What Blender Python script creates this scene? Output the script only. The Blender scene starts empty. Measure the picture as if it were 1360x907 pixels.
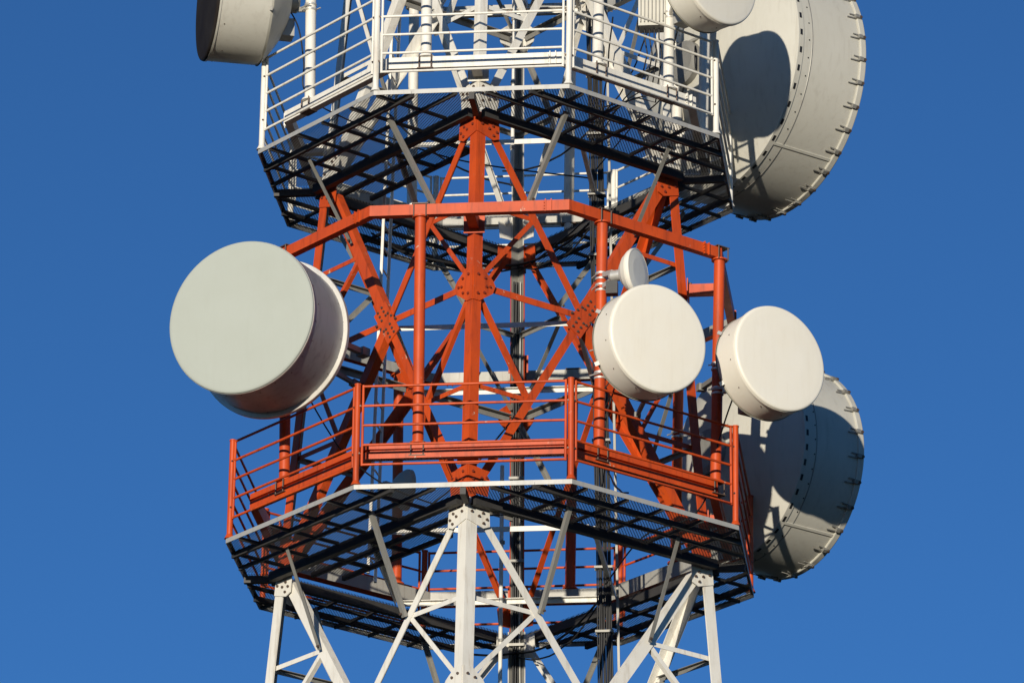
import bpy, math, random
from mathutils import Vector as V, Matrix
random.seed(7)
rad = math.radians
S2 = math.sqrt(0.5)
scene = bpy.context.scene
col = scene.collection

# ------------------------------------------------------------------ mesh builder
class MB:
    def __init__(s):
        s.v = []; s.f = []; s.m = []; s.sm = []
    def add(s, verts, faces, mats=0, smooth=False):
        b = len(s.v)
        s.v += [V(p) for p in verts]
        for i, f in enumerate(faces):
            s.f.append([b + k for k in f])
            s.m.append(mats[i] if isinstance(mats, (list, tuple)) else mats)
            s.sm.append(smooth)
        return s
    def extrude(s, prof, a, b, mats=0, capmat=0):
        """prof: list of offset vectors; swept from a to b; mats per side"""
        a = V(a); b = V(b); n = len(prof)
        vs = [a + p for p in prof] + [b + p for p in prof]
        fs = []; ms = []
        for i in range(n):
            j = (i + 1) % n
            fs.append([i, j, n + j, n + i]); ms.append(mats[i] if isinstance(mats, (list, tuple)) else mats)
        fs.append(list(range(n))[::-1]); ms.append(capmat)
        fs.append(list(range(n, 2 * n))); ms.append(capmat)
        return s.add(vs, fs, ms)
    def bar(s, a, b, w, h, up=(0, 0, 1), mats=0):
        a = V(a); b = V(b); d = (b - a).normalized(); up = V(up)
        sd = d.cross(up)
        if sd.length < 1e-4: sd = d.cross(V((0, 1, 0)))
        sd.normalize(); u = sd.cross(d).normalized()
        return s.extrude([sd * w / 2 + u * h / 2, -sd * w / 2 + u * h / 2, -sd * w / 2 - u * h / 2, sd * w / 2 - u * h / 2], a, b, mats)
    def angle(s, a, b, d1, d2, w, t, mats=0, w2=None):
        d1 = V(d1); d2 = V(d2); z = V((0, 0, 0)); w2 = w2 or w
        return s.extrude([z, d1 * w, d1 * w + d2 * t, d1 * t + d2 * t, d2 * w2 + d1 * t, d2 * w2], a, b, mats)
    def tube(s, a, b, r, n=12, caps=True, r2=None, mat=0):
        a = V(a); b = V(b); d = (b - a).normalized(); r2 = r if r2 is None else r2
        x = d.cross(V((0, 0, 1)))
        if x.length < 1e-4: x = V((1, 0, 0))
        x.normalize(); y = d.cross(x)
        ring = [(x * math.cos(2 * math.pi * i / n) + y * math.sin(2 * math.pi * i / n)) for i in range(n)]
        s.add([a + q * r for q in ring] + [b + q * r2 for q in ring], [[i, (i + 1) % n, n + (i + 1) % n, n + i] for i in range(n)], mat, True)
        if caps:
            s.add([a + q * r for q in ring], [list(range(n))[::-1]], mat)
            s.add([b + q * r2 for q in ring], [list(range(n))], mat)
        return s
    def path(s, pts, r, n=8, mat=0):
        pts = [V(p) for p in pts]; N = len(pts); vs = []
        x = None
        for i, p in enumerate(pts):
            d = (pts[min(i + 1, N - 1)] - pts[max(i - 1, 0)]).normalized()
            if x is None:
                x = d.cross(V((0, 0, 1)))
                if x.length < 1e-3: x = d.cross(V((0, 1, 0)))
            x = (x - d * x.dot(d)).normalized(); y = d.cross(x)
            vs += [p + (x * math.cos(2 * math.pi * k / n) + y * math.sin(2 * math.pi * k / n)) * r for k in range(n)]
        fs = [[i * n + k, i * n + (k + 1) % n, (i + 1) * n + (k + 1) % n, (i + 1) * n + k] for i in range(N - 1) for k in range(n)]
        s.add(vs, fs, mat, True)
        s.add(vs[:n], [list(range(n))[::-1]], mat); s.add(vs[-n:], [list(range(n))], mat)
        return s
    def lathe(s, C, n, prof, seg=72, mat=0, smooth=True, mats=None):
        """prof: (radius, distance along n) pairs"""
        C = V(C); n = V(n).normalized(); u = n.cross(V((0, 0, 1)))
        if u.length < 1e-4: u = V((1, 0, 0))
        u.normalize(); w = n.cross(u)
        dirs = [u * math.cos(2 * math.pi * i / seg) + w * math.sin(2 * math.pi * i / seg) for i in range(seg)]
        for k in range(len(prof) - 1):
            (r0, z0), (r1, z1) = prof[k], prof[k + 1]
            mm = mats[k] if mats else mat
            if r0 < 1e-6 or r1 < 1e-6:
                zc, rr, zr = (z0, r1, z1) if r0 < 1e-6 else (z1, r0, z0)
                s.add([C + n * zc] + [C + n * zr + d * rr for d in dirs], [[0, 1 + i, 1 + (i + 1) % seg] for i in range(seg)], mm, smooth)
            else:
                s.add([C + n * z0 + d * r0 for d in dirs] + [C + n * z1 + d * r1 for d in dirs],
                      [[i, (i + 1) % seg, seg + (i + 1) % seg, seg + i] for i in range(seg)], mm, smooth)
        return s
    def plate(s, poly, n, t, mat=0):
        n = V(n).normalized()
        return s.extrude([V(p) for p in poly], n * 0, n * t, mat, mat)
    def bolt(s, p, n, r=.02, h=.022, mat=1):
        p = V(p); n = V(n).normalized()
        return s.tube(p, p + n * h, r, 6, True, None, mat)
    def build(s, name, mats, parent=None, origin=None, merge=False):
        me = bpy.data.meshes.new(name)
        o = bpy.data.objects.new(name, me)
        off = V(origin) if origin is not None else V((0, 0, 0))
        base = world_loc(parent) if parent is not None else V((0, 0, 0))
        me.from_pydata([tuple(p - off) for p in s.v], [], s.f)
        for m in (mats if isinstance(mats, (list, tuple)) else [mats]): me.materials.append(m)
        for p, mi, sm in zip(me.polygons, s.m, s.sm):
            p.material_index = mi; p.use_smooth = sm
        me.update()
        import bmesh
        bm = bmesh.new(); bm.from_mesh(me)
        bmesh.ops.remove_doubles(bm, verts=bm.verts, dist=1e-6) if merge else None
        bmesh.ops.recalc_face_normals(bm, faces=bm.faces)
        bm.to_mesh(me); bm.free()
        col.objects.link(o)
        o.location = off - base
        if parent is not None: o.parent = parent
        return o

def world_loc(o):
    p = V((0, 0, 0))
    while o is not None:
        p += V(o.location); o = o.parent
    return p

def empty(name, label, cat, loc=(0, 0, 0), group=None):
    o = bpy.data.objects.new(name, None); col.objects.link(o)
    o.location = loc; o.empty_display_size = .2
    o['label'] = label; o['category'] = cat
    if group: o['group'] = group
    return o

def rotcopy(o, ang, parent):
    """a copy of a part (and its sub-parts) turned about the tower's vertical axis"""
    c = o.copy(); col.objects.link(c); c.parent = parent
    R = Matrix.Rotation(ang, 4, 'Z')
    base = V(parent.location)
    c.location = R @ (V(o.location) + base) - base
    c.rotation_euler = (0, 0, o.rotation_euler.z + ang)
    for ch in list(o.children):
        d = ch.copy(); col.objects.link(d); d.parent = c
    return c

# ------------------------------------------------------------------ materials
def new_mat(name):
    m = bpy.data.materials.new(name); m.use_nodes = True
    nt = m.node_tree; b = nt.nodes['Principled BSDF']
    return m, nt, b

def N(nt, t, **kw):
    n = nt.nodes.new(t)
    for k, v in kw.items(): setattr(n, k, v)
    return n

def painted(name, base, dark, chip, chip_amt=.62, chip_scale=9., rough=.45, metal=0., streak=.35, spec=.5, bump=.15, fade=None):
    """weathered coating: broad fading, vertical dirt streaks, flaked chips, faint bump"""
    m, nt, b = new_mat(name); L = nt.links.new
    geo = N(nt, 'ShaderNodeNewGeometry')
    n1 = N(nt, 'ShaderNodeTexNoise'); n1.inputs['Scale'].default_value = 1.7; n1.inputs['Detail'].default_value = 6; n1.inputs['Roughness'].default_value = .65
    L(geo.outputs['Position'], n1.inputs['Vector'])
    mp = N(nt, 'ShaderNodeMapping'); mp.inputs['Scale'].default_value = (14, 14, 1.6); L(geo.outputs['Position'], mp.inputs['Vector'])
    n2 = N(nt, 'ShaderNodeTexNoise'); n2.inputs['Scale'].default_value = 1.; n2.inputs['Detail'].default_value = 5; n2.inputs['Roughness'].default_value = .6
    L(mp.outputs[0], n2.inputs['Vector'])
    n3 = N(nt, 'ShaderNodeTexNoise'); n3.inputs['Scale'].default_value = chip_scale; n3.inputs['Detail'].default_value = 8; n3.inputs['Roughness'].default_value = .72
    L(geo.outputs['Position'], n3.inputs['Vector'])
    r1 = N(nt, 'ShaderNodeMapRange'); r1.inputs['From Min'].default_value = .35; r1.inputs['From Max'].default_value = .7; L(n1.outputs['Fac'], r1.inputs['Value'])
    c1 = N(nt, 'ShaderNodeMix', data_type='RGBA'); c1.inputs[6].default_value = (*base, 1); c1.inputs[7].default_value = (*(fade or [min(1, x * .86 + .015) for x in base]), 1)
    L(r1.outputs[0], c1.inputs[0])
    r2 = N(nt, 'ShaderNodeMapRange'); r2.inputs['From Min'].default_value = .52; r2.inputs['From Max'].default_value = .75; r2.inputs['To Max'].default_value = streak; L(n2.outputs['Fac'], r2.inputs['Value'])
    c2 = N(nt, 'ShaderNodeMix', data_type='RGBA'); c2.inputs[7].default_value = (*dark, 1); L(c1.outputs[2], c2.inputs[6]); L(r2.outputs[0], c2.inputs[0])
    r3 = N(nt, 'ShaderNodeMapRange'); r3.inputs['From Min'].default_value = chip_amt; r3.inputs['From Max'].default_value = chip_amt + .03; L(n3.outputs['Fac'], r3.inputs['Value'])
    c3 = N(nt, 'ShaderNodeMix', data_type='RGBA'); c3.inputs[7].default_value = (*chip, 1); L(c2.outputs[2], c3.inputs[6]); L(r3.outputs[0], c3.inputs[0])
    L(c3.outputs[2], b.inputs['Base Color'])
    rr = N(nt, 'ShaderNodeMapRange'); rr.inputs['To Min'].default_value = rough - .1; rr.inputs['To Max'].default_value = rough + .2; L(n1.outputs['Fac'], rr.inputs['Value']); L(rr.outputs[0], b.inputs['Roughness'])
    b.inputs['Metallic'].default_value = metal
    b.inputs['Specular IOR Level'].default_value = spec
    bp = N(nt, 'ShaderNodeBump'); bp.inputs['Strength'].default_value = bump; bp.inputs['Distance'].default_value = .004
    L(n3.outputs['Fac'], bp.inputs['Height']); L(bp.outputs[0], b.inputs['Normal'])
    return m

RED = painted('red_oxide_tower_paint', (.545, .072, .010), (.17, .030, .010), (.50, .36, .27), .645, 6., .42, streak=.7, spec=.32, fade=(.41, .052, .012))
WHITE = painted('white_tower_paint', (.74, .715, .645), (.36, .29, .20), (.38, .09, .05), .675, 7., .45, streak=.5)
GALV = painted('weathered_galvanised_steel', (.28, .272, .245), (.16, .15, .13), (.20, .11, .06), .70, 11., .5, metal=.35, streak=.5)
DECKSTEEL = painted('shade_darkened_deck_steel', (.045, .043, .042), (.025, .022, .02), (.10, .05, .03), .66, 9., .55, metal=.3)  # galvanised deck beams, with the underside shade put into the base colour
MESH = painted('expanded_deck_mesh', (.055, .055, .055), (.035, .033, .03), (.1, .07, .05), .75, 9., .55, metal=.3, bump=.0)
EDGE = painted('galvanised_edge_angle', (.40, .395, .37), (.24, .22, .19), (.22, .15, .10), .70, 12., .45, metal=.2, streak=.5)
REDBOLT = painted('red_coated_bolt', (.20, .026, .006), (.08, .015, .006), (.4, .2, .15), .7, 40., .45)
INNER = painted('bare_inner_steel', (.38, .37, .335), (.16, .14, .11), (.25, .13, .07), .66, 9., .5, metal=.15, streak=.6)
BOLT = painted('rusty_bolt_steel', (.13, .09, .07), (.06, .04, .03), (.25, .2, .17), .62, 40., .5, metal=.5)
CREAM = painted('cream_radome_plastic', (.765, .735, .645), (.60, .55, .45), (.6, .55, .45), .82, 6., .42, streak=.2, bump=.02, fade=(.75, .71, .605))
GREYRAD = painted('grey_radome_fabric', (.375, .402, .362), (.31, .325, .285), (.36, .36, .31), .84, 5., .65, streak=.15, bump=.02, spec=.2, fade=(.36, .385, .343))
SHROUD = painted('aluminium_shroud', (.37, .375, .375), (.17, .165, .155), (.3, .27, .24), .72, 10., .42, metal=.2, streak=.6, bump=.05)
DISHBACK = painted('pale_dish_paint', (.50, .485, .425), (.29, .26, .21), (.40, .36, .29), .80, 5., .5, streak=.32, bump=.04, fade=(.465, .45, .39))
SHADERAD = painted('shade_darkened_radome', (.016, .012, .010), (.012, .01, .009), (.03, .025, .02), .8, 6., .75, streak=.2, spec=.1)  # near-black base paints in the shade on the left-turned face
BLACK = painted('black_cable_jacket', (.009, .009, .010), (.02, .019, .018), (.04, .04, .04), .76, 20., .42, streak=.4, spec=.4)
ZINC = painted('bright_zinc_clamp', (.62, .60, .55), (.35, .32, .27), (.3, .2, .12), .68, 20., .4, metal=.5)
GROUND = painted('dark_scrub_ground', (.022, .026, .012), (.03, .025, .015), (.06, .05, .035), .6, .4, .9, spec=.1)
PAINT = {'red': RED, 'white': WHITE}

# ------------------------------------------------------------------ tower geometry (metres; front leg towards -y)
def rv(z): return 2.70 - .083 * z                      # outer corner of each leg, distance from the axis
DIRS = {'front': V((0, -1, 0)), 'right': V((1, 0, 0)), 'back': V((0, 1, 0)), 'left': V((-1, 0, 0))}
ORDER = ['front', 'right', 'back', 'left']
def legp(k, z): return DIRS[k] * rv(z) + V((0, 0, z))

TOP = 10.4
tower = empty('lattice_tower', 'red and white square lattice tower of bolted steel angles carrying the two platforms', 'tower', (0, 0, -22.2))

sections = [('white', -22.2, -.02), ('red', -.02, 5.16), ('white', 5.16, TOP)]
nodes = [('white', -5.0, -.15), ('red', .15, 5.05), ('white', 5.35, 10.2)]
LWS = {'white_low': .16, 'red': .135, 'white': .115}

def face_frame(i):
    k0, k1 = ORDER[i], ORDER[(i + 1) % 4]
    nout = (DIRS[k0] + DIRS[k1]).normalized()
    nout = V((nout.x, nout.y, .083 * S2)).normalized()
    along = (DIRS[k1] - DIRS[k0]).normalized()
    return k0, k1, nout, along

legs = {}
for colr, z0, z1 in sections:
    for k in ORDER:
        d = DIRS[k]; i = ORDER.index(k)
        f1 = (DIRS[ORDER[(i + 1) % 4]] - d).normalized(); f2 = (DIRS[ORDER[(i - 1) % 4]] - d).normalized()
        mb = MB(); a, b = legp(k, z0), legp(k, z1)
        # flange 1 outer faces away from the tower: profile order gives outer/inner faces
        mb.angle(a, b, f1, f2, LWS['white_low' if z0 < -10 else colr], .02, [0, 0, 1, 1, 0, 0])
        legs[colr, z0, k] = mb.build('leg', [PAINT[colr], GALV], tower, origin=a)

def gusset(k, i, z, pts, colr, parent, bolts):
    """plate on face i around leg k at height z; pts = (along from the leg, up)"""
    k0, k1, nout, along = face_frame(i)
    s = 1 if k == k0 else -1
    o = legp(k, z) + nout * .002
    up = (legp(k, z + 1) - legp(k, z)).normalized()
    ax = along * s
    mb = MB().plate([o + ax * u + up * w for u, w in pts], nout, .012)
    for u, w in bolts:
        mb.bolt(o + ax * u + up * w + nout * .012, nout, .0165, .022, 1)
    return mb.build('gusset_plate', [PAINT[colr], REDBOLT if colr == 'red' else BOLT], parent)

def member(name, a, b, nin, w, t, mats, up_corner=1, w2=None):
    """steel angle whose flat flange lies in the face plane"""
    d = (b - a).normalized(); p = d.cross(nin).normalized() * up_corner
    mb = MB(); mb.angle(a + p * w / 2, b + p * w / 2, -p, nin, w, t, 0, w2)
    return mb.build(name, mats, tower, origin=a)

for colr, zb, zt in nodes:
    P = PAINT[colr]
    zm = (zb + (zt - zb) * rv(zb) / (rv(zb) + rv(zt)))
    zu, zl = (zt + zm) / 2, (zm + zb) / 2
    legz0 = [s for s in sections if s[0] == colr and s[1] <= zb and s[2] >= zt - .3][0][1]
    for i in range(4):
        k0, k1, nout, along = face_frame(i); nin = -nout
        X = (legp(k0, zm) + legp(k1, zm)) / 2 + nin * .024
        H = GALV if i in (1, 2) else P               # the far sides show their bare inner faces
        for k in (k0, k1):
            s = along if k == k0 else -along
            side = k in ('left', 'right')
            w = .142 if side else .105
            leg = legs[colr, legz0, k]
            T = legp(k, zt) + nin * .024 + s * .17; B = legp(k, zb) + nin * .024 + s * .15; M = legp(k, zm) + nin * .024
            dT = (X - T).normalized(); dB = (X - B).normalized()
            member('diagonal_brace', T + dT * .10, X - dT * .05, nin, w, .012, [P], 1 if k == k0 else -1, w * .8)
            member('diagonal_brace', B + dB * .10, X - dB * .05, nin, w, .012, [P], -1 if k == k0 else 1, w * .8)
            member('horizontal_strut', M + s * .17, X - s * .12, nin, .085, .010, [H], 1 if k == k0 else -1, .08)
            for zz, A, sg in ((zu, T, 1), (zl, B, -1)):
                mid = (A + X) / 2; lz = legp(k, mid.z) + nin * .024
                off = nin * .014
                member('redundant_brace', lz + s * .04 + off, mid + off - s * .02, nin, .06, .008, [H], 1 if k == k0 else -1)
                mg = M + s * .15 + V((0, 0, .13 * sg))
                member('redundant_brace', mid + off + (mg - mid).normalized() * .03, mg + off, nin, .06, .008, [H], 1 if k == k0 else -1)
            # plates at the leg: bottom node, middle, top node
            gusset(k, i, zt, [(.0, .10), (.33, .08), (.345, -.20), (.25, -.24), (.0, -.17)], colr, leg,
                   [(.06, .03), (.06, -.06), (.17, .02), (.23, -.05), (.29, -.12), (.17, -.10), (.24, -.18)])
            gusset(k, i, zb, [(.0, -.10), (.30, -.12), (.33, .10), (.22, .22), (.0, .26)], colr, leg,
                   [(.06, -.04), (.06, .06), (.06, .16), (.16, .0), (.24, .03), (.19, .10), (.27, .12)])
            gusset(k, i, zm, [(.0, -.22), (.10, -.22), (.30, -.08), (.34, .03), (.30, .10), (.13, .23), (.0, .23)], colr, leg,
                   [(.06, -.13), (.06, .13), (.19, -.01), (.25, -.0), (.17, .10), (.16, -.10)])
        # plate where the diagonals cross
        d = (legp(k0, zt) - legp(k1, zb)).normalized(); d2 = (legp(k1, zt) - legp(k0, zb)).normalized()
        up = V((0, 0, 1)) - nout * nout.z; up.normalize()
        o = X + nout * .003
        ax1 = (d if k1 in ('front', 'back') else d2); pr1 = ax1.cross(nout)
        mb = MB().plate([o + ax1 * u + pr1 * w for u, w in ((-.29, -.13), (.29, -.13), (.29, .13), (-.29, .13))], nout, .012)
        for q in (d, d2):
            pr = q.cross(nout)
            for r_ in ((-.25, -.17, -.09, .09, .17, .25) if q is ax1 else (-.11, .11)):
                for e in (-.045, .045):
                    mb.bolt(o + q * r_ + pr * e + nout * .012, nout, .0155, .02, 1)
        mb.bolt(o + nout * .012 - along * .19, nout, .017, .022, 1); mb.bolt(o + nout * .012 + along * .19, nout, .017, .022, 1)
        mb.build('gusset_plate', [P, BOLT], tower, origin=o)
    # plan bracing square through the crossings
    xs = []
    for i in range(4):
        k0, k1, nout, along = face_frame(i)
        xs.append((legp(k0, zm) + legp(k1, zm)) / 2 - nout * .10 + V((0, 0, -.02)))
    for i in range(4):
        a, b = xs[i], xs[(i + 1) % 4]; d = (b - a).normalized()
        MB().angle(a + d * .05, b - d * .05, V((0, 0, -1)), -d.cross(V((0, 0, 1))), .065, .008).build('plan_brace', [WHITE], tower, origin=a)
# diagonals of the panels further down
for zb, zt in ((-10.2, -5.3), (-15.4, -10.5), (-20.6, -15.7)):
    for i in range(4):
        k0, k1, nout, along = face_frame(i); nin = -nout
        member('diagonal_brace', legp(k0, zb) + nin * .024 + along * .15, legp(k1, zt) + nin * .024 - along * .15, nin, .13, .012, [WHITE])
        member('diagonal_brace', legp(k1, zb) + nin * .05 - along * .15, legp(k0, zt) + nin * .05 + along * .15, nin, .13, .012, [WHITE])

# ------------------------------------------------------------------ platforms
def octpt(R, k, z=0.):                                   # vertex k: 0 is the left end of the front edge, going right
    a = rad(-112.5 + 45 * k); return V((R * math.cos(a), R * math.sin(a), z))

def clip_line(p, d, poly):
    t0, t1 = -1e9, 1e9; n = len(poly)
    for i in range(n):
        a, b = poly[i], poly[(i + 1) % n]
        ex, ey = b[0] - a[0], b[1] - a[1]
        nx, ny = -ey, ex                                  # inside for ccw polygons
        den = nx * d[0] + ny * d[1]; num = nx * (a[0] - p[0]) + ny * (a[1] - p[1])
        if abs(den) < 1e-12:
            if num > 0: return None
            continue
        t = num / den
        if den > 0: t0 = max(t0, t)
        else: t1 = min(t1, t)
    return (t0, t1) if t1 - t0 > .004 else None

def grating(poly, z, ang0, pitch=.033, w=.0078, h=.0012, spread=30.):
    """expanded metal: two crossing families of thin strands"""
    mb = MB()
    for sgn in (1, -1):
        a = ang0 + rad(spread) * sgn
        d = (math.cos(a), math.sin(a)); nrm = (-d[1], d[0])
        vals = [p[0] * nrm[0] + p[1] * nrm[1] for p in poly]
        k = math.floor(min(vals) / pitch)
        while k * pitch < max(vals):
            c = k * pitch; k += 1
            r = clip_line((nrm[0] * c, nrm[1] * c), d, poly)
            if not r: continue
            A = V((nrm[0] * c + d[0] * r[0], nrm[1] * c + d[1] * r[0], z + (.002 if sgn > 0 else -.002)))
            B = V((nrm[0] * c + d[0] * r[1], nrm[1] * c + d[1] * r[1], A.z))
            mb.bar(A, B, w, h)
    return mb

def rot2(p, k):
    c, s = math.cos(math.pi / 2 * k), math.sin(math.pi / 2 * k)
    return V((p[0] * c - p[1] * s, p[0] * s + p[1] * c, p[2] if len(p) > 2 else 0.))

def platform(z, R, inner, colr, label, brz, brx, group):
    root = empty('service_platform', label, 'platform', (0, 0, z), group)
    P = PAINT[colr]; ap = R * math.cos(rad(22.5)); hx = R * math.sin(rad(22.5))
    so = ap / S2                                          # x+y of the diagonal edges
    # fascia: an angle along each edge
    a, b = octpt(R, 0, z), octpt(R, 1, z)
    mb = MB()
    ai, bi = octpt(R - .05, 0, z), octpt(R - .05, 1, z)
    ax, bx = octpt(R - .006, 0, z), octpt(R - .006, 1, z)
    dn = V((0, 0, -.058)); th = V((0, 0, -.006))
    for p0, p1, p2, p3 in ((a, b, b + dn, a + dn), (a, b, bi, ai), (ai, bi, bi + th, ai + th), (ai + th, bi + th, bx + th, ax + th), (ax + th, bx + th, bx + dn, ax + dn), (a + dn, b + dn, bx + dn, ax + dn)):
        mb.add([p0, p1, p2, p3], [[0, 1, 2, 3]])
    f0 = mb.build('edge_angle', [EDGE], root, merge=True, origin=(0, 0, z))
    for k in range(1, 8): rotcopy(f0, rad(45 * k), root)
    zj = z - .04
    for k in range(4):                                    # k=0: front right side, then counter-clockwise
        D = rot2((S2, -S2, 0), k); T = rot2((S2, S2, 0), k)
        def pt(s, t, dz=0.): return D * (s * S2) + T * t + V((0, 0, z + dz))
        # s is x+y of the line, t runs along the side
        poly = [rot2(q, k) for q in ((.012, -ap + .012, 0), (hx, -ap + .012, 0), (ap - .012, -hx, 0), (ap - .012, -.012, 0), (inner + .03, -.012, 0), (.012, -inner - .03, 0))]
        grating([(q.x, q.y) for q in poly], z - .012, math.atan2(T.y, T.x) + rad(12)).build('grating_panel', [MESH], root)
        # joists along the side
        def half(s):                                      # half-length of the line x+y=s within the octagon quadrant
            return min((s - 2 * 0) * S2, (2 * ap - s) * S2)
        for s, w, h in ((inner + (so - inner) * .72, .045, .075), (inner + (so - inner) * .42, .03, .05)):
            L_ = half(s) - .02
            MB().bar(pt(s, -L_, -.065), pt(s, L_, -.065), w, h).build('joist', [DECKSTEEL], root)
        # main face beam between the legs
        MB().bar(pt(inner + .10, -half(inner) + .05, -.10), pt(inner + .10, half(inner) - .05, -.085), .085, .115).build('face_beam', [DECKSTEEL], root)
        # short cross joists
        for t in (-1.55, -1.05, -.42, .12, .75, 1.3):
            t *= R / 3.4
            s1 = so - .03
            lim = hx * 2 * S2
            tt = t
            MB().bar(pt(inner + .19, tt, -.055), pt(so - (  .03 if abs(t) < 1.29 * R / 3.4 else (abs(t) - 1.29 * R / 3.4) * 1.42 + .05), tt, -.055), .022, .045).build('joist', [DECKSTEEL], root)
        # stub beam from the leg corner to the edge
        q0, q1 = rot2((0, -inner - .02, 0), k), rot2((0, -ap + .02, 0), k)
        MB().bar(q0 + V((0, 0, z - .10)), q1 + V((0, 0, z - .10)), .07, .09).build('joist', [DECKSTEEL], root)
        # raking brackets down to the tower diagonals
        for e in (-1, 1):
            t = brx[0] * e
            top = pt(brx[1], t, -.10); bx_, by_ = brx[2] * e, 0
            bot = D * ((2.70 - .083 * brz) * S2 + .035) + T * (brx[2] * e) + V((0, 0, brz))
            d = (bot - top).normalized(); sd = T * e
            n2 = d.cross(sd).normalized()
            if n2.dot(D) > 0: n2 = -n2
            mb = MB().angle(top, bot, -sd, n2, .055, .007)
            mb.bolt(bot - d * .05 - n2 * .0 - sd * .04, -n2, .016, .03, 1)
            mb.build('raking_bracket', [GALV, BOLT], root, origin=top)
    # inner walkway on the front-left side
    si, k = inner - 1.0, 3
    D = rot2((S2, -S2, 0), 3); T = rot2((S2, S2, 0), 3)
    def pw(s, t, dz=0.): return D * (s * S2) + T * t + V((0, 0, z + dz))
    poly = [pw(si, -1.42), pw(inner, -1.75), pw(inner, 1.72), pw(si, .72)]
    ctr = sum(poly, V((0, 0, 0))) / 4
    poly.sort(key=lambda q: math.atan2(q.y - ctr.y, q.x - ctr.x))
    grating([(q.x, q.y) for q in poly], z - .012, math.atan2(T.y, T.x) + rad(12)).build('grating_panel', [MESH], root)
    for s, a_, b_ in ((si, -1.45, .75), (inner - .48, -1.6, 1.25)):
        MB().bar(pw(s, a_, -.06), pw(s, b_, -.06), .045, .06).build('joist', [DECKSTEEL], root)
    for t in (-.9, -.1, .6):
        MB().bar(pw(si, t, -.055), pw(inner, t, -.055), .035, .05).build('joist', [DECKSTEEL], root)
    # level diamond of struts between the middles of the face beams
    h = inner / 2
    m0 = MB().angle((-h + .04, -h - .03, z + .03), (h - .04, -h - .03, z + .03), (0, 0, -1), (0, 1, 0), .065, .008).build('plan_strut', [WHITE], root, origin=(0, -h, z))
    for k in range(1, 4): rotcopy(m0, rad(90 * k), root)
    # railing: posts on the corners, a tube panel on each side
    q = octpt(R - .045, 0, z)
    mb = MB().tube(q + V((0, 0, .012)), q + V((0, 0, 1.27)), .038, 12)
    mb.tube(q + V((0, 0, 1.27)), q + V((0, 0, 1.285)), .044, 12)
    mb.tube(q + V((0, 0, .004)), q + V((0, 0, .06)), .066, 12, True, .040)
    p0 = mb.build('railing_post', [P], root, origin=q)
    for k in range(1, 8):
        c = rotcopy(p0, rad(45 * k), root)
        c.rotation_euler.x = rad(random.uniform(-.5, .5)); c.rotation_euler.y = rad(random.uniform(-.5, .5))
    yy = -ap + .035; w = hx - .085; r = .0165
    mb = MB(); zs = (.262, .51, .757, 1.005, 1.252)
    mb.path([(-w, yy, z + zs[0]), (w, yy, z + zs[0]), (w, yy, z + zs[0] + .012)], r)
    mb.path([(-w, yy, z + zs[4]), (w, yy, z + zs[4])], r)
    for e in (-1, 1):
        mb.path([(e * w, yy, z + zs[0] - r), (e * w, yy, z + zs[4] + r)], r)
        for h in (.40, 1.0):
            mb.tube((e * w, yy, z + h), (e * (hx - .02), yy + .004, z + h), .012, 8)
            mb.bolt((e * (w + .03), yy - .012, z + h), (0, -1, 0), .012, .015, 1)
    pn = mb.build('railing_panel', [P, BOLT], root, origin=(0, yy, z))
    for h in zs[1:4]:
        m2 = MB().path([(-w, yy, z + h), (w, yy, z + h)], r)
        m2.build('rail', [P], pn, origin=(0, yy, z + h))
    for k in range(1, 8):
        c = rotcopy(pn, rad(45 * k), root)
        c.rotation_euler = (rad(random.uniform(-.5, .5)), rad(random.uniform(-.25, .25)), c.rotation_euler.z + rad(random.uniform(-.2, .2)))
        c.location.z += random.uniform(-.006, .006)
    return root

platform(0., 3.40, 2.75, 'red', 'lower octagonal mesh deck with red railings, level with the joint of red and white legs', -1.30, (.87, 3.62, .87), None)
platform(5.193, 3.15, 2.33, 'white', 'upper octagonal mesh deck with white railings above the red tower section', 4.12, (.85, 3.40, .86), None)

# ------------------------------------------------------------------ antenna mounting frames
def sweep_seg(prof, z, mats):
    """prof: closed list of (apothem, dz), swept along the front edge between mitred corners"""
    t = math.tan(rad(22.5)); mb = MB(); n = len(prof)
    A = [V((-a * t, -a, z + d)) for a, d in prof]; B = [V((a * t, -a, z + d)) for a, d in prof]
    mb.add(A + B, [[i, (i + 1) % n, n + (i + 1) % n, n + i] for i in range(n)], mats)
    return mb

def ring(root, z, apo, depth, hh, colr, groove):
    a = apo; i = apo - depth
    if groove:
        prof = [(i, -hh), (a, -hh), (a, -.006), (a - .05, -.004), (a - .05, .024), (a, .026), (a, hh), (i, hh)]
        mats = [0, 0, 0, 0, 0, 0, 0, 1]
    else:
        prof = [(i, -hh), (a, -hh), (a, hh), (i, hh)]; mats = [0, 0, 0, 1]
    mb = sweep_seg(prof, z, mats)
    if not groove:
        for x in (.93, 1.0): mb.bar((x, -a - .004, z - hh - .012), (x, -a - .004, z + hh + .012), .012, .03, (0, -1, 0))
        for zz in (-.04, 0, .04): mb.bolt((.924, -a - .012, z + zz), (-1, 0, 0), .012, .015, 0)
    s0 = mb.build('ring_beam', [PAINT[colr], INNER], root, origin=(0, 0, z))
    for k in range(1, 8): rotcopy(s0, rad(45 * k), root)
    r0 = rv(z)
    mb = MB().bar((0, -r0 - .014, z), (0, -i + .004, z), .12, .13)
    for ex in (-.12, .12):
        mb.bolt((ex * .35, -r0 - .05, z + .066), (0, 0, 1), .02, .02, 1)
    mb.bar((0, -r0 - .012, z), (0, -r0 - .026, z), .26, .24)
    s0 = mb.build('support_arm', [PAINT[colr], BOLT], root, origin=(0, 0, z))
    for k in range(1, 4): rotcopy(s0, rad(90 * k), root)

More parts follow.
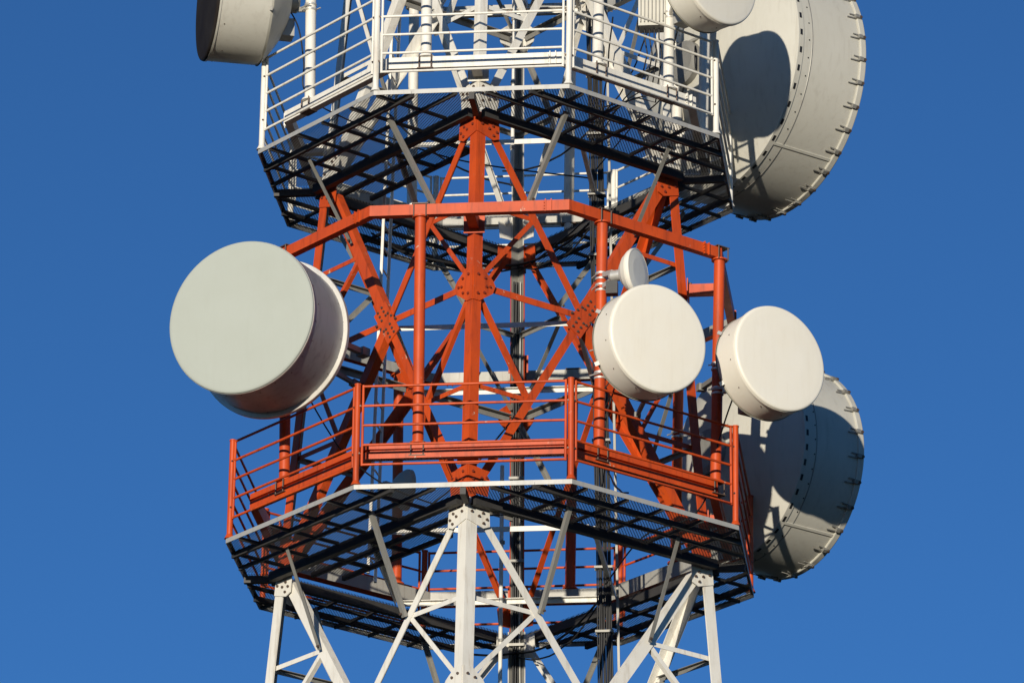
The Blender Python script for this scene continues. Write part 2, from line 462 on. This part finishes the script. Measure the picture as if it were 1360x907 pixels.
def mount_pipe(root, top, bot, r, colr, zt, zb, flange_top, nrm):
    a = V((top[0], top[1], zt)); b = V((bot[0], bot[1], zb)); d = (a - b).normalized()
    mb = MB().tube(b, a, r, 20)
    for p, s in ((b, 1), (a, -1)) if flange_top else ((b, 1),):
        mb.tube(p, p + d * s * .02, r * 1.5, 20)
    o = mb.build('mounting_pipe', [PAINT[colr]], root, origin=b)
    # U-bolts hugging the beam above and below the pipe end
    nrm = V(nrm).normalized(); tg = V((-nrm.y, nrm.x, 0))
    for p, hh in ((b, -.16),) + (((a, .15),) if flange_top else ()):
        u = MB()
        q = p + nrm * .075
        for e in (-.075, .075):
            u.tube(q + tg * e + V((0, 0, .02 if hh < 0 else -.02)), q + tg * e + V((0, 0, hh)), .009, 8)
        u.bar(q + tg * -.1 + V((0, 0, hh)) - nrm * .06, q + tg * .1 + V((0, 0, hh)) - nrm * .06, .13, .012)
        u.build('u_bolt', [BOLT], o, origin=p)
    return o

def sc(p, f): return (p[0] * f, p[1] * f)
red = empty('antenna_frame', 'red octagonal antenna frame of two ring beams joined by round mounting pipes', 'antenna frame', (0, 0, .5))
ring(red, 3.588, 2.94, .10, .068, 'red', False)
ring(red, .512, 2.876, .10, .095, 'red', True)
n_ = {'F': (0, -1, 0), 'FR': (1, -1, 0), 'FL': (-1, -1, 0), 'B': (0, 1, 0), 'BL': (-1, 1, 0), 'BR': (1, 1, 0), 'R': (1, 0, 0)}
RP = {}
for key, p, e in (('front', (-.604, -2.88), 'F'), ('right', (1.588, -2.513), 'FR'), ('corner', (2.92, -1.181), 'FR'), ('left', (-2.447, -1.655), 'FL'),
                  ('back', (.678, 2.9), 'B'), ('backleft', (-1.591, 2.51), 'BL'), ('backright', (2.156, 1.945), 'BR')):
    RP[key] = (sc(p, .995), sc(p, .975))
    mount_pipe(red, *RP[key], .068, 'red', 3.52, .609, True, n_[e])
wf = empty('antenna_frame', 'white octagonal antenna frame of ring beams and round pipes behind the upper railing', 'antenna frame', (0, 0, 5.6))
ring(wf, 5.685, 2.608, .10, .075, 'white', False)
ring(wf, 8.75, 2.665, .10, .068, 'white', False)
WP = {}
for key, p, e in (('front', (-.623, -2.6), 'F'), ('right', (1.496, -2.181), 'FR'), ('dish', (2.316, -1.361), 'FR'), ('left', (-2.272, -1.405), 'FL'),
                  ('back', (.639, 2.6), 'B'), ('backleft', (-1.437, 2.24), 'BL'), ('backright', (2.17, 1.54), 'BR'), ('side', (2.6, .62), 'R')):
    WP[key] = (sc(p, 1.005), sc(p, .985))
    mount_pipe(wf, *WP[key], .068, 'white', 8.682, 5.762, True, n_[e])
# pipes that hang on below the white ring at the back
for key in ('back', 'backleft'):
    p = WP[key][1]
    MB().tube((p[0], p[1], 5.60), (p[0], p[1], 5.25), .06, 16).build('mounting_pipe', [WHITE], wf)

# ------------------------------------------------------------------ dishes
def axis(az, tilt=0.):
    a = rad(az); t = rad(tilt)
    return V((math.sin(a) * math.cos(t), -math.cos(a) * math.cos(t), math.sin(t)))

def pipe_at(P, z, zt, zb):
    f = (z - zb) / (zt - zb); t, b = P
    return V((b[0] + (t[0] - b[0]) * f, b[1] + (t[1] - b[1]) * f, z))

def mount(root, apex, n, pp, pr, mat_arm, dz=.16, hub=.13):
    """hub disc behind the reflector, two arms to the pipe, clamp bands round the pipe"""
    MB().lathe(apex, n, [(0, -.13), (hub * .75, -.13), (hub, -.10), (hub, .03), (0, .03)], 24).build('hub', [mat_arm], root, origin=apex)
    back = apex - n * .09
    for s in (-1, 1):
        e = V((pp.x, pp.y, pp.z + s * dz))
        st = back + V((0, 0, s * min(dz, hub * .7)))
        d = V((e.x - st.x, e.y - st.y, 0)); L = d.length
        mb = MB()
        if L > pr + .03:
            mb.bar(st, e - d.normalized() * (pr + .004), .05, .06)
        for k in (-.035, .035):
            mb.tube(e + V((0, 0, k - .012)), e + V((0, 0, k + .012)), pr + .010, 16)
        t = V((-d.y, d.x, 0)).normalized() if L > 1e-3 else V((1, 0, 0))
        for sg in (-1, 1):
            mb.tube(e + t * sg * (pr + .02) - d.normalized() * .09, e + t * sg * (pr + .02) + d.normalized() * .09, .009, 6)
        mb.build('pipe_clamp', [ZINC], root, origin=e)

def drum_dish(name, label, C, az, tilt, r, depth, bow, pp, pr, face, drum, back, rim, group=None, flange=None, bolts=12, wedge=0):
    C = V(C); n = axis(az, tilt)
    root = empty(name, label, 'dish antenna', C - n * (depth + bow), group)
    ap = C - n * (depth + bow)
    # radome: very slightly domed skin with a rolled lip
    MB().lathe(C, n, [(0, .022), (r * .5, .018), (r * .85, .010), (r * .96, .005), (r * .985, .001), (r + .001, -.008), (r + .006, -.020), (r + .007, -.034)], 96).build('radome', [face], root, origin=C)
    MB().lathe(C, n, [(r + .0, -.034), (r + .010, -.035), (r + .010, -.060), (r - .002, -.064)], 96).build('rim', [rim], root, origin=C)
    mb = MB().lathe(C, n, [(r, -.03), (r * (1 if flange else .985), -depth)] + ([] if flange else [(r * .97, -depth - .035)]), 96)
    u = n.cross(V((0, 0, 1))).normalized(); w = n.cross(u)
    for k in range(bolts):
        a = 2 * math.pi * (k + .35) / bolts; dr = u * math.cos(a) + w * math.sin(a)
        for dd in ((.12, depth - .08) if flange else (.13,)):
            mb.bolt(C + dr * (r - .001) - n * (dd + (.05 if k % 2 else 0)), dr, .008, .005, 1)
    mb.build('shroud', [drum, BOLT], root, origin=C)
    fr = flange
    if flange: MB().lathe(C, n, [(r - .01, -depth + .035), (fr, -depth + .035), (fr + .004, -depth + .025), (fr + .004, -depth - .02), (fr, -depth - .03), (r - .02, -depth - .03)], 96).build('back_flange', [rim], root, origin=C)
    prof = [(r * math.sqrt(i / 10), -depth - .028 - bow * (1 - i / 10)) for i in range(11)]
    MB().lathe(C, n, prof, 96).build('reflector', [back], root, origin=C)
    mount(root, ap, n, V(pp), pr, GALV)
    for a in (.5, 2.6, 4.2, 5.8):
        d = u * math.cos(a) + w * math.sin(a)
        MB().bar(C + d * (r + .004) - n * (depth - .02), C + d * (r + .05) - n * (depth + .01), .05, .012, n).build('lifting_lug', [ZINC], root)
    q = ap + V((0, 0, -.26)) + n * .02
    MB().bar(q, q + V((0, 0, -.24)), .20, .16, n).build('outdoor_unit', [INNER], root)
    return root

# big grey-faced drum on the left
d_left = drum_dish('drum_antenna', 'large drum antenna with flat grey face, left of the red tower section', (-2.70, -3.3, 2.12), -16.5, -2.5, .952, .92, .38,
          pipe_at(RP['left'], 2.1, 3.52, .61), .068, GREYRAD, SHROUD, SHROUD, ZINC, None, 1.005, 26)
d_near = drum_dish('drum_antenna', 'cream drum antenna clamped in front of the red pipe, nearest right of the tower centre', (2.338, -3.3, 1.684), 37.2, -2.5, .664, .40, .28,
          pipe_at(RP['right'], 1.70, 3.52, .61), .068, CREAM, CREAM, DISHBACK, CREAM)
d_far = drum_dish('drum_antenna', 'cream drum antenna on the corner pipe, against blue sky right of the red frame', (3.688, -1.8, 1.959), 41., 2.5, .672, .39, .28,
          pipe_at(RP['corner'], 1.95, 3.52, .61), .068, CREAM, CREAM, DISHBACK, CREAM)
d_top = drum_dish('drum_antenna', 'cream drum antenna cut off by the top edge, in front of the huge dish', (3.0, -2.2, 6.935), 51., 0, .66, .38, .28,
          pipe_at(WP['dish'], 6.93, 8.68, 5.76), .068, CREAM, CREAM, DISHBACK, CREAM)
d_corner = drum_dish('drum_antenna', 'drum antenna turned left, its face coloured black for shade, cut off at the top left corner', (-3.55, -1.6, 7.196), -70., 0, .85, .69, .36,
          pipe_at(WP['left'], 7.2, 8.68, 5.76), .068, SHADERAD, DISHBACK, DISHBACK, DISHBACK)
# the small one above the cream drum
C = V((2.058, -2.9, 2.70)); n = axis(70.); r = .285
sm = empty('small_dish', 'smallest dish antenna with shaded face, clamped to red pipe above a cream drum', 'dish antenna', C - n * .25)
MB().lathe(C, n, [(0, .012), (r * .6, .010), (r * .95, .0), (r * .985, -.006), (r * .985, -.02)], 64).build('radome', [CREAM], sm, origin=C)
MB().lathe(C, n, [(r * .98, .002), (r + .006, -.002), (r + .006, -.04), (r * .97, -.045)], 64).build('rim', [CREAM], sm, origin=C)
MB().lathe(C, n, [(r, -.04), (r * .97, -.07), (r * .78, -.14), (r * .5, -.20), (r * .25, -.235), (0, -.24)], 64).build('reflector', [CREAM], sm, origin=C)
pp = pipe_at(RP['right'], 2.74, 3.52, .61)
mount(sm, C - n * .25, n, pp, .068, ZINC, .075, .07)
ap = C - n * .33
MB().bar(ap + V((-.02, .0, -.08)), ap + V((-.02, .0, -.24)), .14, .12).build('radio_unit', [BLACK], sm)

C = V((-1.40, 2.35, 1.86)); n = axis(118.); r = .27
sl = empty('small_dish', 'small shaded dish seen through the lower mesh deck, left of the front leg', 'dish antenna', C - n * .25)
MB().lathe(C, n, [(0, .012), (r * .6, .010), (r * .95, .0), (r * .985, -.006), (r * .985, -.02)], 64).build('radome', [CREAM], sl, origin=C)
MB().lathe(C, n, [(r, -.0), (r, -.05), (r * .97, -.07), (r * .78, -.14), (r * .5, -.20), (r * .25, -.235), (0, -.24)], 64).build('reflector', [DISHBACK], sl, origin=C)
mount(sl, C - n * .25, n, pipe_at(RP['backleft'], 1.86, 3.52, .61), .068, ZINC, .075, .07)

def feeder(root, pts, r=.010):
    # smooth hanging cable through the given points
    P = [V(p) for p in pts]; out = []
    for i in range(len(P) - 1):
        p0 = P[max(i - 1, 0)]; p1 = P[i]; p2 = P[i + 1]; p3 = P[min(i + 2, len(P) - 1)]
        for j in range(8):
            t = j / 8
            out.append(.5 * ((2 * p1) + (p2 - p0) * t + (2 * p0 - 5 * p1 + 4 * p2 - p3) * t * t + (3 * p1 - p0 - 3 * p2 + p3) * t ** 3))
    out.append(P[-1])
    MB().path(out, r, 6).build('feeder_cable', [BLACK], root)
def stay(root, a, b, w=.05):
    mb = MB().bar(a, b, w, w)
    d = (V(b) - V(a)).normalized()
    mb.bar(V(b) - d * .10, V(b) + d * .02, w * 1.8, w * 1.5)
    mb.build('stay_strut', [GALV], root, origin=a)
stay(d_left, (-2.30, -1.95, 2.56), (-1.52, -.96, 2.50), .07)
stay(d_left, (-2.55, -2.05, 2.36), (-1.62, -.92, 2.10), .05)
stay(d_left, (-2.85, -1.9, 2.75), (-2.42, -.18, 3.30), .035)
feeder(d_left, [(-2.31, -2.02, 2.05), (-2.15, -1.75, 1.75), (-1.9, -1.3, 1.35), (-1.7, -.9, 1.15), (-1.2, -.4, .9), (-.2, .2, .75), (.8, .55, .9), (1.22, .58, .5)])
stay(d_near, (2.25, -2.35, 1.62), (1.85, -.85, 1.60), .045)
feeder(d_near, [(1.84, -2.70, 1.62), (1.75, -2.60, 1.35), (1.62, -2.45, .95), (1.62, -2.38, .55), (1.55, -1.9, .42), (1.4, -.8, .5), (1.30, .5, .2)])
feeder(d_near, [(1.80, -2.74, 1.60), (1.70, -2.58, 1.45), (1.55, -2.44, 1.25), (1.5, -2.2, .9), (1.42, -1.0, .75), (1.27, .5, .5)], .008)
stay(d_far, (3.05, -1.15, 2.1), (2.58, -.06, 2.25), .06)
feeder(d_far, [(3.16, -1.45, 1.80), (3.0, -1.35, 1.40), (2.86, -1.2, 1.0), (2.75, -1.1, .5), (2.5, -.9, .25), (1.9, -.4, .2), (1.35, .5, -.1)])
feeder(d_top, [(2.55, -1.80, 6.80), (2.42, -1.55, 6.5), (2.30, -1.25, 6.2), (2.2, -1.1, 5.8), (1.8, -.5, 5.7), (1.2, .5, 5.5)])
feeder(d_corner, [(-2.6, -1.3, 7.15), (-2.42, -1.36, 6.8), (-2.33, -1.38, 6.3), (-2.30, -1.36, 5.9), (-1.9, -1.0, 5.7), (-.6, .0, 5.5), (1.1, .55, 5.4)])
# coil of spare cable hung on the white pipe
mb = MB()
for q in range(3):
    pts = [(2.62 + .004 * q, -1.30 + .13 * math.cos(a * .4) * .5, 6.22 + .14 * math.sin(a * .4) - .02 * q) for a in range(17)]
    mb.path(pts, .011, 6)
mb.build('cable_coil', [BLACK], d_top)

def big_dish(label, C, az, r, depth, bow, pp, group, nclip):
    C = V(C); n = axis(az); root = empty('shrouded_dish', label, 'dish antenna', C - n * (depth + bow), group)
    u = n.cross(V((0, 0, 1))).normalized(); w = n.cross(u)
    MB().lathe(C, n, [(0, .03), (r * .6, .022), (r * .96, .0), (r * .985, -.02)], 128).build('radome', [GREYRAD], root, origin=C)
    MB().lathe(C, n, [(r * .985, .006), (r + .022, .006), (r + .026, -.004), (r + .026, -.075), (r + .02, -.085), (r - .002, -.085)], 128).build('rim', [DISHBACK], root, origin=C)
    mb = MB().lathe(C, n, [(r, -.06), (r, -depth)], 128)
    # lap joint of the shroud sheet and thin stiffening bead
    for k in (0.9, 3.3, 5.2):
        a = k; d = u * math.cos(a) + w * math.sin(a)
        mb.bar(C + d * (r + .006) - n * .09, C + d * (r + .006) - n * (depth - .05), .035, .012, d)
    mb.lathe(C, n, [(r + .001, -depth * .80), (r + .006, -depth * .805), (r + .006, -depth * .815), (r + .001, -depth * .82)], 128, 1)
    mb.build('shroud', [DISHBACK, GALV], root, origin=C)
    # back band with a row of slots
    mb = MB().lathe(C, n, [(r - .01, -depth + .06), (r + .012, -depth + .055), (r + .012, -depth - .03), (r - .02, -depth - .045)], 128)
    for k in range(44):
        a = 2 * math.pi * k / 44; d = u * math.cos(a) + w * math.sin(a); t = d.cross(n)
        mb.bar(C + d * (r + .013) - n * (depth - .012) - t * .04, C + d * (r + .013) - n * (depth - .012) + t * .04, .035, .004, d, 1)
        mb.bolt(C + d.lerp(t, .09).normalized() * (r - .002) - n * (depth - .15), d, .010, .008, 1)
    mb.build('back_band', [DISHBACK, BLACK], root, origin=C)
    prof = [(r * math.sqrt(i / 14) * .99, -depth - .04 - bow * (1 - i / 14)) for i in range(15)]
    MB().lathe(C, n, prof, 128).build('reflector', [DISHBACK], root, origin=C)
    # toggle clips round the rim
    first = None
    for k in range(nclip):
        a = 2 * math.pi * (k + .4) / nclip; d = u * math.cos(a) + w * math.sin(a); t = d.cross(n).normalized()
        mb = MB(); o = C + d * (r + .002)
        mb.bar(o + d * .03 - n * .02 - t * .02, o + d * .012 - n * .24 - t * .03, .012, .012, d)
        mb.bar(o + d * .03 - n * .02 + t * .02, o + d * .012 - n * .19 + t * .03, .012, .012, d)
        mb.bar(o + d * .028 - n * .055, o + d * .028 - n * .115, .05, .05, d)
        mb.tube(o + d * .026 - n * .03, o + d * .055 - n * .03, .022, 8, True, None, 1)
        mb.build('rim_clip', [GALV, BOLT], root, origin=o)
    ap = C - n * (depth + bow)
    mount(root, ap, n, V(pp), .068, GALV, .34, .30)
    # stay rods from the band to the frame
    for a, e in ((rad(200), -.9), (rad(-20), .9)):
        d = u * math.cos(a) + w * math.sin(a)
        q = C + d * (r + .01) - n * (depth + .01)
        MB().tube(q, ap - n * .10 + w * .0 + u * .0 + V((0, 0, .25 if d.z > 0 else -.25)), .022, 10).build('stay_rod', [GALV], root, origin=q)
        MB().tube(q - d * .05, q + d * .03, .03, 8).build('stay_lug', [GALV], root, origin=q)
    return root
big_dish('large pale dish turned away to the right, behind the cream drum on the corner pipe', (3.60, 2.55, 1.99), 133., 1.345, .93, .44, pipe_at(RP['backright'], 2.02, 3.52, .61), None, 26)
big_dish('huge pale dish turned away at top right, taller than the upper railing', (3.497, 2.45, 7.315), 132., 1.69, 1.07, .52, pipe_at(WP['backright'], 7.31, 8.68, 5.76), None, 34)

# ------------------------------------------------------------------ ladder, cables, conduit, radio unit
lad = empty('access_ladder', 'narrow white steel ladder rising inside the left of the tower', 'ladder', (-1.60, .3, .1))
def lx(z): return -1.58 + (z - 1.46) * .0205
for dx, dy in ((0, 0), (.04, .36)):
    MB().bar((lx(.05) + dx, .3 + dy, .05), (lx(10) + dx, .3 + dy, 10), .034, .055, (0, 1, 0)).build('ladder_rail', [WHITE], lad)
for k in range(33):
    z = .25 + .3 * k
    MB().tube((lx(z), .3, z), (lx(z) + .04, .66, z), .012, 8).build('rung', [WHITE], lad)

cab = empty('cable_run', 'thick bundle of black feeder cables climbing right of the tower centre', 'cables', (1.3, .6, -12.))
def cxp(z): return 1.231 - (z - 3.72) * .0228
for k in range(9):
    off = (k - 4) * .0215; yo = .02 * (k % 2); r = .0125 if k % 3 else .0095
    pts = []
    ph = random.random() * 6
    for i in range(80):
        z = -12 + i * .28
        pts.append((cxp(z) + off + .004 * math.sin(z * 2.1 + ph), .6 + yo + .006 * math.sin(z * 1.3 + ph * 2), z))
    MB().path(pts, r, 8).build('feeder_cable', [BLACK], cab)
for k in range(22):
    z = -9.93 + .84 * k
    mb = MB().bar((cxp(z) - .115, .565, z), (cxp(z) + .115, .565, z), .02, .03).bar((cxp(z) - .115, .665, z), (cxp(z) + .115, .665, z), .03, .03)
    for e in (-.105, .105): mb.tube((cxp(z) + e, .55, z), (cxp(z) + e, .69, z), .007, 6)
    mb.build('cable_clamp', [GALV], cab)
for e in (.16, ):
    MB().bar((cxp(-12) + e, .70, -12), (cxp(10) + e, .70, 10), .03, .04, (0, 1, 0)).build('tray_rail', [GALV], cab)

cb2 = empty('cable_run', 'cables clipped inside the hollow of the grey back leg, sagging beneath the decks', 'cables', (0, 2.6, -12.))
for k in range(4):
    o_ = (k - 1.5) * .027
    MB().path([(o_ + .004 * math.sin(i * 1.7 + k), rv(z_) - .10 - .02 * abs(k - 2) + .004 * math.sin(i * 2.3), z_) for i, z_ in enumerate([-12 + .45 * j for j in range(38)])], .012 if k != 1 else .016, 8).build('feeder_cable', [BLACK if k != 3 else INNER], cb2)
def sag(a, b, drop, n=14, wob=.0):
    a = V(a); b = V(b)
    return [a.lerp(b, i / n) + V((wob * math.sin(i * 1.3), wob * math.cos(i * 1.9), -drop * 4 * (i / n) * (1 - i / n))) for i in range(n + 1)]
for (a, b, dr, r_) in (((-1.9, 1.2, 4.98), (0, 2.2, 4.9), .16, .016), ((-1.8, 1.15, 4.99), (.05, 2.2, 4.86), .26, .012), ((0, 2.2, 4.9), (1.22, .75, 5.0), .14, .016), ((0, 2.2, 4.88), (1.24, .72, 5.0), .30, .012), ((.02, 2.2, 4.8), (1.2, .7, 5.05), .05, .012),
                       ((-1.5, 1.5, -.2), (0, 2.6, -.3), .18, .015), ((0, 2.6, -.3), (1.30, .75, -.15), .20, .015), ((0, 2.6, -.35), (1.32, .72, -.15), .32, .011),
                       ((0, 2.35, 2.9), (-1.2, 1.25, 1.1), .15, .011), ((1.25, .62, 2.2), (1.9, -.7, 3.3), .25, .010), ((1.25, .62, 2.0), (1.5, -1.0, 1.1), .22, .012), ((1.27, .62, 1.7), (1.75, -.9, .6), .16, .012), ((1.22, .6, 6.3), (2.0, -.4, 7.2), .25, .011), ((1.2, .6, 6.1), (1.55, -1.1, 6.9), .3, .010), ((-.2, 2.1, 6.2), (1.18, .65, 6.2), .2, .013), ((-1.6, .6, 6.5), (-.1, 2.1, 6.0), .2, .013)):
    MB().path(sag(a, b, dr, 16, .008), r_, 6).build('sagging_cable', [BLACK], cb2)
for z_ in [-9 + 1.1 * j for j in range(12)]:
    MB().bar((-.10, rv(z_) - .16, z_), (.10, rv(z_) - .16, z_), .02, .035).build('cable_clamp', [GALV], cb2)

cn2 = empty('conduit_pipe', 'slim white pole rising behind the upper front railing, right of the centre leg', 'conduit', (.17, 0, 5.19))
MB().tube((.17, 0, 5.1), (.19, 0, 10), .026, 12).build('pipe', [WHITE], cn2)
mb = MB()
for z_ in (5.6, 6.5, 7.4, 8.3): mb.tube((.171, 0, z_), (.172, 0, z_ + .05), .034, 12)
mb.build('collar', [GALV], cn2)

con = empty('conduit_pipe', 'slim pale conduit standing up through the lower deck behind the front leg', 'conduit', (-.03, 1.2, -5.))
mb = MB().tube((-.03, 1.2, -5), (-.049, 1.2, 1.75), .026, 12)
mb.build('pipe', [WHITE], con)
mb = MB()
for z in (-3.2, -1.9, -.6, .7): mb.tube((-.035, 1.2, z), (-.036, 1.2, z + .04), .034, 12)
mb.build('collar', [GALV], con)

ru = empty('radio_unit', 'pale boxy radio unit strapped beside the white pipe above the upper right railing', 'radio unit', (2.1, -1.35, 6.7))
mb = MB().bar((2.08, -1.30, 6.62), (2.08, -1.30, 7.12), .34, .24, (0, 1, 0))
mb.build('housing', [DISHBACK], ru)
mb = MB()
for k in range(7): mb.bar((1.94 + k * .047, -1.435, 6.66), (1.94 + k * .047, -1.435, 7.08), .012, .026, (0, 1, 0))
mb.build('cooling_fins', [GALV], ru)
mb = MB()
for k in range(4):
    x = 1.98 + k * .06
    mb.path([(x, -1.3, 6.63), (x, -1.3, 6.5), (x + .03, -1.26 + .02 * k, 6.3), (x - .06, -1.1, 6.0 - .1 * k), (x - .3, -.8, 5.9), (1.35, -.1, 5.8 + .1 * k), (1.27, .5, 5.7 + .1 * k)], .009, 6)
mb.build('jumper_cable', [BLACK], ru)

# ------------------------------------------------------------------ ground far below
g = MB().add([(-3000, -3000, -22.25), (3000, -3000, -22.25), (3000, 3000, -22.25), (-3000, 3000, -22.25)], [[0, 1, 2, 3]]).build('ground', [GROUND])
g['kind'] = 'structure'

# ------------------------------------------------------------------ light, sky, camera
SUN_EL, SUN_AZ = 4., -7.5          # azimuth from -y towards +x
sd = V((math.sin(rad(SUN_AZ)) * math.cos(rad(SUN_EL)), -math.cos(rad(SUN_AZ)) * math.cos(rad(SUN_EL)), math.sin(rad(SUN_EL))))
l = bpy.data.lights.new('sun', 'SUN'); l.energy = 5.0; l.angle = rad(.53); l.color = (1., .91, .76)
so = bpy.data.objects.new('sun', l); col.objects.link(so); so.location = sd * 60
so.rotation_euler = sd.to_track_quat('Z', 'Y').to_euler()
w = bpy.data.worlds.new('World'); scene.world = w; w.use_nodes = True
nt = w.node_tree; bg = nt.nodes['Background']
sky = nt.nodes.new('ShaderNodeTexSky'); sky.sky_type = 'NISHITA'; sky.sun_disc = False
sky.sun_elevation = rad(SUN_EL); sky.sun_rotation = math.atan2(sd.x, sd.y)
sky.altitude = 2000; sky.air_density = .7; sky.dust_density = 0.; sky.ozone_density = 3.65
nt.links.new(sky.outputs[0], bg.inputs['Color']); bg.inputs['Strength'].default_value = .171

cam = bpy.data.cameras.new('camera'); co = bpy.data.objects.new('camera', cam); col.objects.link(co)
fw = V((-.10892778, .92713698, .35854114)); rt = V((.99361381, .11223085, .01165493)); up = V((.02943366, -.35752098, .93344117))
co.matrix_world = Matrix(((rt.x, up.x, -fw.x, 7.38494297), (rt.y, up.y, -fw.y, -61.17700815), (rt.z, up.z, -fw.z, -20.6842039), (0, 0, 0, 1)))
cam.sensor_width = 36; cam.lens = 184.2993; cam.clip_start = .5; cam.clip_end = 8000
scene.camera = co
scene.view_settings.view_transform = 'Standard'; scene.view_settings.look = 'None'; scene.view_settings.exposure = 0
